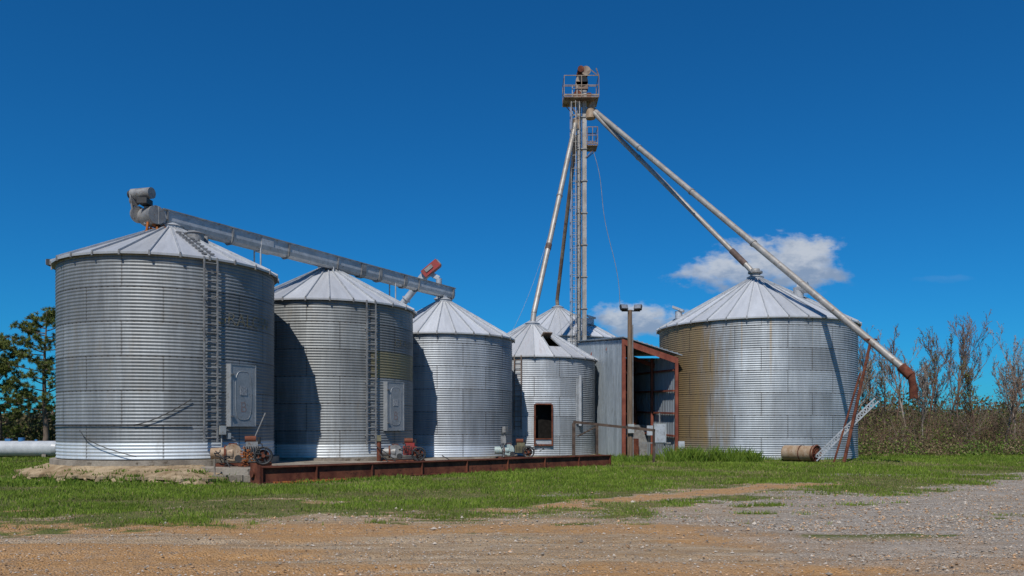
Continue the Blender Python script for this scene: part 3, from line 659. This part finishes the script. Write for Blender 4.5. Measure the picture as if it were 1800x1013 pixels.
m.box((-.5,.05,1.5),(.3,.2,.5),None,1); m.tube((-.25,0,0),(-.25,0,.85),.04,None,8,2); m.tube((.25,0,0),(.25,0,.85),.04,None,8,2); m.tube((0,0,1.85),(0,0,2.4),.04,None,8,2)
m.beam((-.9,.12,.85),(.6,.12,.85),.06,.06,2); m.build('cabinet_body',[greyp,galv,galvd],e)
e=empty('small_meter_box',(8.5,40.0,0)); m=MB(); m.tube((0,0,-.1),(0,0,.6),.04,None,8); m.box((0,0,.78),(.3,.18,.36)); m.box((0,-.1,.78),(.2,.02,.26)); m.build('box_on_post',[whitep],e)

e=empty('rusty_steel_trough',(0,0,0)); m=MB(); a=Vector((-7.6,23.7,0)); b=Vector((4.15,35.0,0)); d=(b-a).normalized(); sv=Vector((d.y,-d.x,0)); Ln=(b-a).length
for q in(-.26,.26): m.beam(a+sv*q+up*.26,b+sv*q+up*.22,.02,.44)
for q in(-.29,.29): 
    m.beam(a+sv*q+up*.485,b+sv*q+up*.445,.12,.025); m.beam(a+sv*q+up*.035,b+sv*q+up*.02,.12,.03)
m.beam(a+up*.07,b+up*.06,.5,.02)
k=.02
while k<Ln: 
    for q in(-.305,.305): m.box((0,0,0),(.03,.08,.43),Matrix.Translation(a+d*k+sv*q+up*.255)@Matrix.Rotation(math.atan2(d.y,d.x),4,'Z'))
    m.box((0,0,0),(.05,.5,.05),Matrix.Translation(a+d*k+up*.44)@Matrix.Rotation(math.atan2(d.y,d.x),4,'Z')); k+=2.05 if k>.1 else 1.8
m.box((0,0,0),(.04,.62,.56),Matrix.Translation(a-d*.03+up*.28)@Matrix.Rotation(math.atan2(d.y,d.x),4,'Z'))
m.tube(a-d*.12-sv*.1+up*.3,a-d*.04-sv*.1+up*.3,.12,None,14)
m.build('trough_sections',[rust],e)
m=MB()
for k in range(60):
    u=random.random()*.2; p=a+d*(Ln*u*.7+.4)+sv*random.uniform(.3,.75); M=Matrix.Translation(p+up*.03)@Matrix.Rotation(random.uniform(0,3),4,'Z'); m.box((0,0,0),(random.uniform(.06,.25),.06,.05),M)
m.build('rust_flakes',[rustor],e)

def blower(x,y,z,rot,em,dm,seed):
    random.seed(seed); e=empty('aeration_blower',(x,y,z)); e.rotation_euler=(0,0,R(rot)); m=MB()
    for s in(-.3,.3): m.beam((-1.0,s,.05),(.75,s,.05),.08,.1,2)
    m.tube((-1.15,.1,.42),(-.45,0,.42),.18,.20,16,1); m.tube((-.75,.05,.42),(-.68,.05,.42),.25,None,16,2)
    m.tube((-.48,-.14,.45),(-.48,.22,.45),.28,None,24,1); m.box((-.48,.05,.45),(.26,.34,.6),None,2)
    m.box((.12,0,.48),(.55,.46,.36),None,0); m.box((.12,-.02,.72),(.38,.34,.16),None,0); m.tube((-.1,-.05,.88),(.25,-.05,.88),.11,None,14,2)
    for k in range(7): m.box((-.1+k*.07,-.25,.5),(.02,.08,.3),None,3)
    m.tube((.35,-.1,.72),(.35,-.1,.95),.05,None,10,3); m.tube((.1,.15,.7),(.1,.15,1.0),.07,None,10,3)
    m.path([Vector((.48+.27*math.cos(q),-.38,.34+.27*math.sin(q))) for q in np.linspace(0,2*math.pi,24)],.04,6,3)
    for k in range(5): q=k*2*math.pi/5; m.beam((.48,-.38,.34),(.48+.26*math.cos(q),-.38,.34+.26*math.sin(q)),.04,.05,3)
    m.tube((.48,-.45,.34),(.48,.1,.34),.06,None,10,2); m.tube((.48,-.33,.34),(.48,-.30,.34),.2,None,18,2)
    m.tube((-.3,-.3,.25),(-.3,.0,.25),.12,None,12,3)
    for j in range(3):
        pts=[Vector((random.uniform(-.9,.6),-.3-random.random()*.25,.35+.2*j))]
        for k in range(8): pts.append(pts[-1]+Vector((random.uniform(-.2,.25),random.uniform(-.1,.06),random.uniform(-.12,.05))))
        m.path(pts,.018,5,3)
    m.build('fan_and_engine',[em,dm,rust,black],e); return e
b1=blower(-8.75,26.4,.40,18,galvd,tanp,1); b2=blower(-4.4,33.3,.22,10,redp,galvd,2); b3=blower(.3,39.6,.1,5,olive,teal,3)
m=MB(); m.beam((.2,0,.9),(.55,-.1,1.75),.07,.03); 
random.seed(4)
for k in range(70):
    M=Matrix.Translation((random.gauss(-.05,.10),-.36+random.gauss(0,.06),.25+random.gauss(0,.17)))@Matrix.Rotation(random.uniform(0,3),4,(random.random(),1,random.random())); m.box((0,0,0),(.10,.03,.02),M,1)
m.build('lever_and_rust_scale',[galvd,rustor],b1)
m=MB(); m.tube((-1.15,-.2,0),(-1.15,-.2,.9),.09,None,10,1); m.box((-1.15,-.25,1.0),(.18,.14,.25),None,0)
m.build('fuel_filter',[olive,rust],b2)
m=MB(); m.box((-.75,-.2,.95),(.25,.2,.35)); m.tube((-.75,-.2,0),(-.75,-.2,.8),.03,None,8); m.build('control_box',[galvd],b3)
m=MB()
random.seed(9)
for (x0,y0,z0,x1,y1,z1) in((-9.6,25.8,.9,-7.9,24.6,.1),(-9.8,26.4,.8,-8.6,24.2,.1),(-5.6,32.8,.9,-3.0,29.8,.1),(-5.4,32.3,.6,-4.0,31,.1),(-.6,39,.8,-.4,35.5,.1),(-2.9,33,.5,-1,31.5,.15)):
    a=Vector((x0,y0,z0)); b=Vector((x1,y1,z1)); pts=[]
    for i in range(15): 
        u=i/14; p=a.lerp(b,u); p.z=max(.05,p.z-.35*math.sin(u*math.pi)); p.x+=.12*math.sin(u*8); pts.append(p)
    m.path(pts,.02,5)
m.build('power_cables',[black])
m=MB()
for k in range(3): M=Matrix.Translation((-8.9+k*.5,24.3-.1*k,.12+.0*k))@Matrix.Rotation(R(12*k),4,'Z'); m.box((0,0,0),(.42,.22,.2),M)
m.tube((-9.15,24.5,0),(-9.15,24.5,.7),.03,None,8); m.build('concrete_blocks',[concrete])

e=empty('propane_tank',(-26.6,43.2,0)); m=MB(); r_=.42
segs=[(-2.3,.05),(-2.2,.25),(-2.0,.38),(-1.8,r_),(1.8,r_),(2.0,.38),(2.2,.25),(2.3,.05)]
for (a,ra),(b,rb) in zip(segs[:-1],segs[1:]): m.tube((a,0,.50),(b,0,.50),ra,rb,28,0,False)
m.tube((0,0,.87),(0,0,1.1),.16,None,14,1); m.box((-.7,0,.96),(.3,.2,.16),None,1); m.box((.8,0,.94),(.12,.1,.12),None,1)
for s in(-1.4,1.4): m.box((s,0,.08),(.22,.7,.25),None,2)
m.build('tank_shell',[whitep,bluep,concrete],e)

# ------------------------------------------------------------------ vegetation
def blades(name,xs,ys,hs,ws,cols,zf,mat,z0=None):
    n=len(xs); ang=rng.uniform(0,2*np.pi,n); lean=rng.uniform(0,.8,n); la=rng.uniform(0,2*np.pi,n)
    z=zf(xs,ys); 
    if z0 is not None: z=z+z0
    dx=np.cos(ang)*ws/2; dy=np.sin(ang)*ws/2; ox=np.cos(la)*lean*hs; oy=np.sin(la)*lean*hs
    V=np.empty((n,4,3)); V[:,0]=np.stack([xs-dx,ys-dy,z-.01],-1); V[:,1]=np.stack([xs+dx,ys+dy,z-.01],-1)
    V[:,2]=np.stack([xs+ox*.5+dx*.7,ys+oy*.5+dy*.7,z+hs*.6],-1); V[:,3]=np.stack([xs+ox,ys+oy,z+hs],-1)
    I=np.arange(n)[:,None]*4; F=np.concatenate([I+np.array([[0,1,2]]),I+np.array([[0,2,3]])],0)
    C=np.repeat(cols[:,None,:],4,1); C[:,:2]*=.85
    return np_mesh(name,V.reshape(-1,3),F,[mat],col=C.reshape(-1,3))
def on_pad(x,y):
    m_=np.zeros_like(x,bool)
    for cx,cy,r in((-12.57,29.3,4.0),(-8.4,36.4,4.15),(-3.66,42.6,4.0),(1.26,49,4.15),(13.67,44.76,5.32)): m_|=np.hypot(x-cx,y-cy)<r
    s=(x+9.5)*(-.688)+(y-24.9)*.726
    m_|=(s>-.6)&(x>-9.5)&(x<3.2)&(y<46)
    fx=np.array([p[0] for p in front][::-1]); fy=np.array([p[1] for p in front][::-1])
    m_|=(x>-18.4)&(x<-8.4)&(y>np.interp(x,fx,fy)-.05)&(y<34)
    m_|=(x>5.2)&(x<8.9)&(y>44)&(y<54)
    return m_
N=600000
ys=13.0*np.exp(rng.uniform(0,1,N)*math.log(60/13.)); xs=rng.uniform(-1,1,N)*(ys*.70+2.0)
g,gr,orr=masks(xs,ys); thick=sst(fbm(xs*1.1,ys*1.5,61,4),.33,.55); p=g*(.22+.78*thick+.4*sst(ys,19,24)*(1-thick))
k=(rng.uniform(0,1,N)<p)&~on_pad(xs,ys); xs,ys=xs[k],ys[k]; n=len(xs)
lush=np.clip(sst(fbm(xs*.35,ys*.5,71,4)+.13*sst(ys,18,25)-.04*(1-sst(ys,15,18))+.12*np.exp(-((ys-24.0)/2.)**2)*(xs<-8),.44,.62),0,1)
dry=(rng.uniform(0,1,n)>.58+.38*lush)
hs=rng.uniform(.02,.062,n)*(.7+.9*lush)*(1+.3*(ys>25)); ws=rng.uniform(.009,.017,n)*(ys/14)
c1=np.array([.115,.195,.020]); c2=np.array([.245,.32,.048]); u=rng.uniform(0,1,(n,1)); cols=c1*(1-u)+c2*u
cols=cols*(1-.3*(1-lush[:,None]))+np.array([.20,.18,.07])*(.3*(1-lush[:,None]))
cols[dry]=np.array([.35,.28,.145])*(.6+.6*rng.uniform(0,1,(dry.sum(),1))); cols*= (.6+.8*fbm(xs*1.1,ys*1.1,81,3))[:,None]
blades('grass',xs,ys,hs,ws,cols,ghz,grassmat)
WX=[];WY=[];WH=[];WZ=[]
def clump(cx,cy,sx,sy,n,h,z=0.): WX.append(rng.normal(cx,sx,n)); WY.append(rng.normal(cy,sy,n)); WH.append(rng.uniform(.3,1,n)*h); WZ.append(np.full(n,z))
for i in range(40): clump(rng.uniform(7.2,11.8),rng.uniform(37.4,39.2),.16,.16,110,rng.uniform(.3,.95))
for i in range(30): clump(rng.uniform(4.4,8),rng.uniform(37.5,41),.2,.2,60,rng.uniform(.15,.5))
for i in range(80):
    u=rng.uniform(0,1); clump(-7.2+11.6*u+.35,23.2+11.2*u-.15,.16,.1,24,rng.uniform(.06,.22))
for i in range(30): 
    q=rng.uniform(-100,60); clump(13.67+5.5*math.sin(R(q)),44.76-5.5*math.cos(R(q)),.25,.1,50,rng.uniform(.12,.4))
for i in range(40): clump(rng.uniform(-19,-10.5),rng.uniform(22.6,24.2),.3,.25,50,rng.uniform(.08,.26))
for i in range(30): clump(rng.uniform(17,30),rng.uniform(38,45),.5,.4,60,rng.uniform(.12,.3))
for i in range(90): 
    yy=rng.uniform(15.5,24); clump(rng.uniform(-.66,.6)*yy,yy,.12,.10,18,rng.uniform(.05,.13))
for i in range(30): 
    j=rng.integers(0,len(fpts)); clump(fpts[j][0],fpts[j][1]-.12,.18,.08,26,rng.uniform(.16,.38))
for i in range(26): 
    j=rng.integers(0,len(fpts)-14); ui=rng.integers(1,6); px,py,pz=rows[ui][j]; clump(px,py,.14,.05,22,rng.uniform(.05,.16),pz-.02)
WX=np.concatenate(WX);WY=np.concatenate(WY);WH=np.concatenate(WH);WZ=np.concatenate(WZ); k=~((np.hypot(WX-13.67,WY-44.76)<5.3)); k&=masks(WX,WY)[0]>.15; WX,WY,WH,WZ=WX[k],WY[k],WH[k],WZ[k]
u=rng.uniform(0,1,(len(WX),1)); cols=np.array([.08,.155,.016])*(1-u)+np.array([.20,.28,.042])*u
blades('weeds',WX,WY,WH,rng.uniform(.02,.05,len(WX)),cols,ghz,grassmat,WZ)

N=110000; ys=8.3*np.exp(rng.uniform(0,1,N)*math.log(27/8.3)); xs=rng.uniform(-1,1,N)*(ys*.7+1)
g,gr,orr=masks(xs,ys); k=(rng.uniform(0,1,N)<(.35+.65*gr)*(1-g)*(1-.5*orr)*(.30+.70*sst(fbm(xs*.8,ys*1.8,91,3),.33,.55))); xs,ys=xs[k],ys[k]; n=len(xs)
sz=rng.lognormal(math.log(.0095),.42,n)*np.where(ys>13,1.35,1)
oc=np.array([[1,0,0],[0,1,0],[-1,0,0],[0,-1,0],[0,0,.7],[0,0,-.5]]); V=oc[None]*sz[:,None,None]*rng.uniform(.6,1.4,(n,6,1))
th=rng.uniform(0,6.3,n); cs,sn=np.cos(th)[:,None],np.sin(th)[:,None]; Vx=V[:,:,0]*cs-V[:,:,1]*sn; Vy=V[:,:,0]*sn+V[:,:,1]*cs
V=np.stack([Vx+xs[:,None],Vy+ys[:,None],V[:,:,2]+(ghz(xs,ys)+sz*.4)[:,None]],-1)
fo=np.array([[0,1,4],[1,2,4],[2,3,4],[3,0,4],[1,0,5],[2,1,5],[3,2,5],[0,3,5]]); F=(np.arange(n)[:,None,None]*6+fo[None]).reshape(-1,3)
cb=np.array([.35,.305,.255])*rng.uniform(.45,1.45,(n,1)); cb[rng.uniform(0,1,n)<.35]*=np.array([1.1,.80,.55])
np_mesh('gravel',V.reshape(-1,3),F,[stonemat],col=np.repeat(cb,6,0))

def leaves(P,size,cols,mat,name,parent=None,wf=.45):
    n=len(P); a=rng.normal(0,1,(n,3)); a/=np.linalg.norm(a,axis=1)[:,None]; b=rng.normal(0,1,(n,3)); b-=a*(a*b).sum(1)[:,None]; b/=np.linalg.norm(b,axis=1)[:,None]
    s=size[:,None]; V=np.stack([P-a*s,P+b*s*wf,P+a*s,P-b*s*wf],1)
    F=np.arange(n*4).reshape(n,4); return np_mesh(name,V.reshape(-1,3),F,[mat],parent,col=np.repeat(cols,4,0))
def branch_mesh(segs,name,mat,parent=None,col=None,k=4):
    a=np.array([s[0] for s in segs]);b=np.array([s[1] for s in segs]);ra=np.array([s[2] for s in segs]);rb=np.array([s[3] for s in segs])
    d=b-a; d/=np.linalg.norm(d,axis=1)[:,None]+1e-9; up_=np.where(np.abs(d[:,2:])<.9,np.array([[0,0,1.]]),np.array([[1.,0,0]])); x=np.cross(d,up_); x/=np.linalg.norm(x,axis=1)[:,None]; y=np.cross(d,x)
    V=[]
    for p,r in((a,ra),(b,rb)):
        for i in range(k): q=2*np.pi*i/k; V.append(p+(x*math.cos(q)+y*math.sin(q))*r[:,None])
    V=np.stack(V,1); n=len(a); F=np.concatenate([np.arange(n)[:,None]*2*k+np.array([[i,(i+1)%k,k+(i+1)%k,k+i]]) for i in range(k)],0)
    C=None if col is None else np.repeat(col,2*k,0)
    return np_mesh(name,V.reshape(-1,3),F,[mat],parent,True,C)

def bare_tree(x,y,h,seed,lean=0,leafc=None,nleaf=0,lsize=.06,tone=(.20,.15,.12)):
    rs=random.Random(seed); segs=[]
    def grow(p,d,L,r,dep):
        n=6 if dep==0 else (4 if dep<2 else 3)
        for i in range(n):
            d2=(d+Vector((rs.gauss(0,.09 if dep==0 else .13),rs.gauss(0,.09 if dep==0 else .13),rs.gauss(.06,.08)))).normalized(); q=p+d2*(L/n); r2=r*.84
            segs.append((tuple(p),tuple(q),r,r2))
            if dep<4 and (i>1 or dep>0):
                for _ in range(2):
                    if rs.random()<.82:
                        ax=Vector((rs.gauss(0,1),rs.gauss(0,1),rs.gauss(0,1))).cross(d2).normalized(); d3=(d2+ax*rs.uniform(.3,.7)+Vector((0,0,.3))).normalized()
                        grow(q,d3,L*rs.uniform(.30,.50),r2*.55,dep+1)
            p=q; d=d2; r=r2
    grow(Vector((x,y,-.1)),Vector((lean,0,1)).normalized(),h*.82,h*.011+.015,0)
    zs=[s[1][2] for s in segs]; sc=h/max(zs)
    segs=[((x+(a[0]-x)*sc,y+(a[1]-y)*sc,a[2]*sc),(x+(b[0]-x)*sc,y+(b[1]-y)*sc,b[2]*sc),max(r1,.010),max(r2,.008)) for a,b,r1,r2 in segs]
    e=empty('bare_tree',(0,0,0)); n=len(segs); c=np.array(tone)*rng.uniform(.7,1.25,(n,1)); branch_mesh(segs,'trunk_and_branches',stemmat,e,c)
    if nleaf:
        T=np.array([s[1] for s in segs if s[2]<.02]); idx=rng.integers(0,len(T),nleaf); P=T[idx]+rng.normal(0,.08,(nleaf,3))
        leaves(P,rng.uniform(.5,1.2,nleaf)*lsize,np.array(leafc)*rng.uniform(.5,1.5,(nleaf,1)),leafmat,'buds_and_leaves',e)
tn=[(.19,.135,.105),(.29,.245,.21),(.16,.10,.075)]
for i,(x,y,h,l,nl,lc) in enumerate((
  (24.4,52,6.2,0,900,(.15,.15,.05)),(25.8,50,5.8,0,500,(.20,.12,.07)),(27.4,53,8.4,.05,1300,(.17,.19,.055)),(30.3,54,9.4,-.05,600,(.20,.12,.07)),(32.0,52,8.6,.08,500,(.20,.12,.08)),(28.9,50,6.2,.1,1000,(.16,.19,.05)),
  (31.2,50,6.2,0,600,(.19,.14,.07)),(33.6,53,6.6,-.05,500,(.19,.12,.07)),(34.7,50,5.2,.05,700,(.15,.16,.05)),(36.2,52,5.0,0,1500,(.13,.18,.04)),(23.2,54,8.4,.0,900,(.18,.17,.06)),(38,52,5.2,-.05,1800,(.12,.17,.045)),
  (22.0,51,5.0,.1,500,(.17,.15,.06)),(40,51,5.6,0,1800,(.12,.17,.045)),(26.6,55,7.6,0,500,(.19,.13,.08)),(29.3,56,8.2,0,500,(.19,.12,.08)),(35.5,56,6.6,0,600,(.18,.13,.07)),(33.8,50,6.6,0,3000,(.12,.18,.04)),(31.2,57,9.8,.03,400,(.2,.13,.09)),(28.2,57,9.0,-.03,400,(.2,.13,.09)),(24.9,56,8.0,.0,400,(.2,.14,.08)))):
    bare_tree(x,y,h,100+i,l,lc,nl,.055,tn[i%3])

segs=[];cl=[];LP=[];LS=[];LC=[]
rs=random.Random(5)
for i in range(520):
    x=rs.uniform(20,54); y=rs.uniform(46.5,60)+.1*(x-20); H_=rs.uniform(1.5,3.5)*(.62+.70*float(vn(np.array(x*.45),np.array(y*.3),3)))+.07*(y-46)+(.2 if x>36 else 0)
    if x<23: H_*=.8
    tone=rs.choice([(.17,.115,.08),(.22,.155,.11),(.13,.085,.06),(.27,.225,.18),(.16,.09,.06)])
    for k in range(13):
        p=Vector((x+rs.gauss(0,.4),y+rs.gauss(0,.4),0)); d=Vector((rs.gauss(0,.3),rs.gauss(0,.3),1)).normalized(); L_=H_*rs.uniform(.5,1.2)
        r=.020
        for j in range(5):
            d=(d+Vector((rs.gauss(0,.2),rs.gauss(0,.2),rs.gauss(-.06,.1)))).normalized(); q=p+d*(L_/5); segs.append((tuple(p),tuple(q),r,r*.75)); cl.append(tone)
            if j>0:
                d3=(d+Vector((rs.gauss(0,.7),rs.gauss(0,.7),rs.gauss(0,.4)))).normalized(); q3=p+d3*L_*.24; segs.append((tuple(p),tuple(q3),r*.5,r*.3)); cl.append(tone)
            p=q; r*=.75
    u=rs.random(); lc=(.14,.185,.035) if u<.36 else ((.19,.125,.07) if u<.78 else (.07,.105,.025)); nl=int(115*(1.4 if x>37 else 1)*(1.7 if u<.36 else 1))
    P=np.stack([rng.normal(x,.65,nl),rng.normal(y,.65,nl),np.abs(rng.normal(.40,.26,nl))*H_],-1); LP.append(P); LS.append(rng.uniform(.035,.09,nl)); LC.append(np.array(lc)*rng.uniform(.5,1.4,(nl,1)))
for i in range(190):
    x=rs.uniform(17.5,46); y=rs.uniform(44,47)+.1*(x-20); nl=70; u=rs.random(); lc=(.13,.20,.035) if u<.65 else (.26,.19,.11)
    P=np.stack([rng.normal(x,.4,nl),rng.normal(y,.3,nl),np.abs(rng.normal(.2,.22,nl))*1.6],-1); LP.append(P); LS.append(rng.uniform(.04,.09,nl)); LC.append(np.array(lc)*rng.uniform(.5,1.3,(nl,1)))
e=empty('brush_thicket',(0,0,0))
branch_mesh(segs,'stems',stemmat,e,np.array(cl),3); leaves(np.concatenate(LP),np.concatenate(LS),np.concatenate(LC),leafmat,'leaves',e)
LP=[];LS=[];LC=[]
for i in range(620):
    a=rng.uniform(-1,1); y=rng.uniform(78,100); x=a*95; 
    if -45<x<26 : continue
    H_=rng.uniform(3,5.4); n_=170
    if x<-45: H_=rng.uniform(2.2,3.8)
    P=np.stack([rng.normal(x,1.5,n_),rng.normal(y,1.5,n_),H_*np.clip(rng.beta(1.6,1.5,n_),0,1)],-1); LP.append(P); LS.append(rng.uniform(.12,.30,n_))
    u=rng.uniform(); c=(.06,.085,.025) if u<.4 else ((.13,.11,.055) if u<.7 else (.16,.11,.08)); LC.append(np.array(c)*rng.uniform(.6,1.4,(n_,1)))
for i in range(260):
    x=rng.uniform(-90,90); y=rng.uniform(120,150); H_=rng.uniform(3,5.0); n_=90
    P=np.stack([rng.normal(x,2.2,n_),rng.normal(y,1.5,n_),H_*rng.beta(1.4,1.5,n_)],-1); LP.append(P); LS.append(rng.uniform(.3,.6,n_)); LC.append(np.array((.07,.09,.035))*rng.uniform(.6,1.4,(n_,1)))
leaves(np.concatenate(LP),np.concatenate(LS),np.concatenate(LC),leafmat,'distant_trees')

def pine(x,y,h,seed,w,ust=.22):
    rs=random.Random(seed); segs=[]; LP=[];LC=[]
    n=14; pts=[Vector((x,y,-.2))]
    for i in range(n): pts.append(pts[-1]+Vector((rs.gauss(0,.06),rs.gauss(0,.06),h/n)))
    for i in range(n): segs.append((tuple(pts[i]),tuple(pts[i+1]),.24*(1-i/n)+.03,.24*(1-(i+1)/n)+.03))
    nb=44
    for k in range(nb):
        u=ust+(.98-ust)*(k/nb); z=u*h; i=min(int(u*n),n-1); base=pts[i].lerp(pts[i+1],u*n-i)
        v=(u-ust)/(1-ust); L_=w*(.60+1.0*v-1.48*v*v)*rs.uniform(.55,1.3)+.3
        az=k*2.4+rs.gauss(0,.5); d=Vector((math.cos(az),math.sin(az),rs.uniform(-.08,.32))).normalized(); p=base
        m_=6
        for j in range(m_):
            d=(d+Vector((rs.gauss(0,.18),rs.gauss(0,.18),.07))).normalized(); q=p+d*(L_/m_); segs.append((tuple(p),tuple(q),.05*(1-j/m_)+.014,.05*(1-(j+1)/m_)+.014)); p=q
            if j>=2:
                for c_ in range(4):
                    cc=np.array(p)+np.array([rs.gauss(0,.30),rs.gauss(0,.30),rs.gauss(.10,.13)])
                    segs.append((tuple(p),tuple(cc),.015,.008))
                    nn=48; dirs=rng.normal(0,1,(nn,3)); dirs[:,2]+=.5; dirs/=np.linalg.norm(dirs,axis=1)[:,None]
                    LP.append((cc[None]+np.zeros((nn,1)),dirs*rng.uniform(.16,.34,(nn,1)))); ton=np.array((.14,.165,.045))*rs.uniform(.5,1.4); LC.append(ton*rng.uniform(.6,1.5,(nn,1)))
    e=empty('pine_tree',(0,0,0)); branch_mesh(segs,'trunk_and_branches',bark,e,None,6)
    P=np.concatenate([a for a,b in LP]); Dv=np.concatenate([b for a,b in LP]); n=len(P); s_=rng.normal(0,1,(n,3)); s_=np.cross(s_,Dv); s_/=np.linalg.norm(s_,axis=1)[:,None]; s_*=.026
    V=np.stack([P-s_,P+s_,P+Dv+s_*.4,P+Dv-s_*.4],1); np_mesh('needles',V.reshape(-1,3),np.arange(n*4).reshape(n,4),[leafmat],e,col=np.repeat(np.concatenate(LC),4,0))
pine(-43.4,74,12.6,1,4.6,.2); pine(-48.4,75,10.4,2,4.2,.12); pine(-41.8,82,9.8,3,3.4,.2)
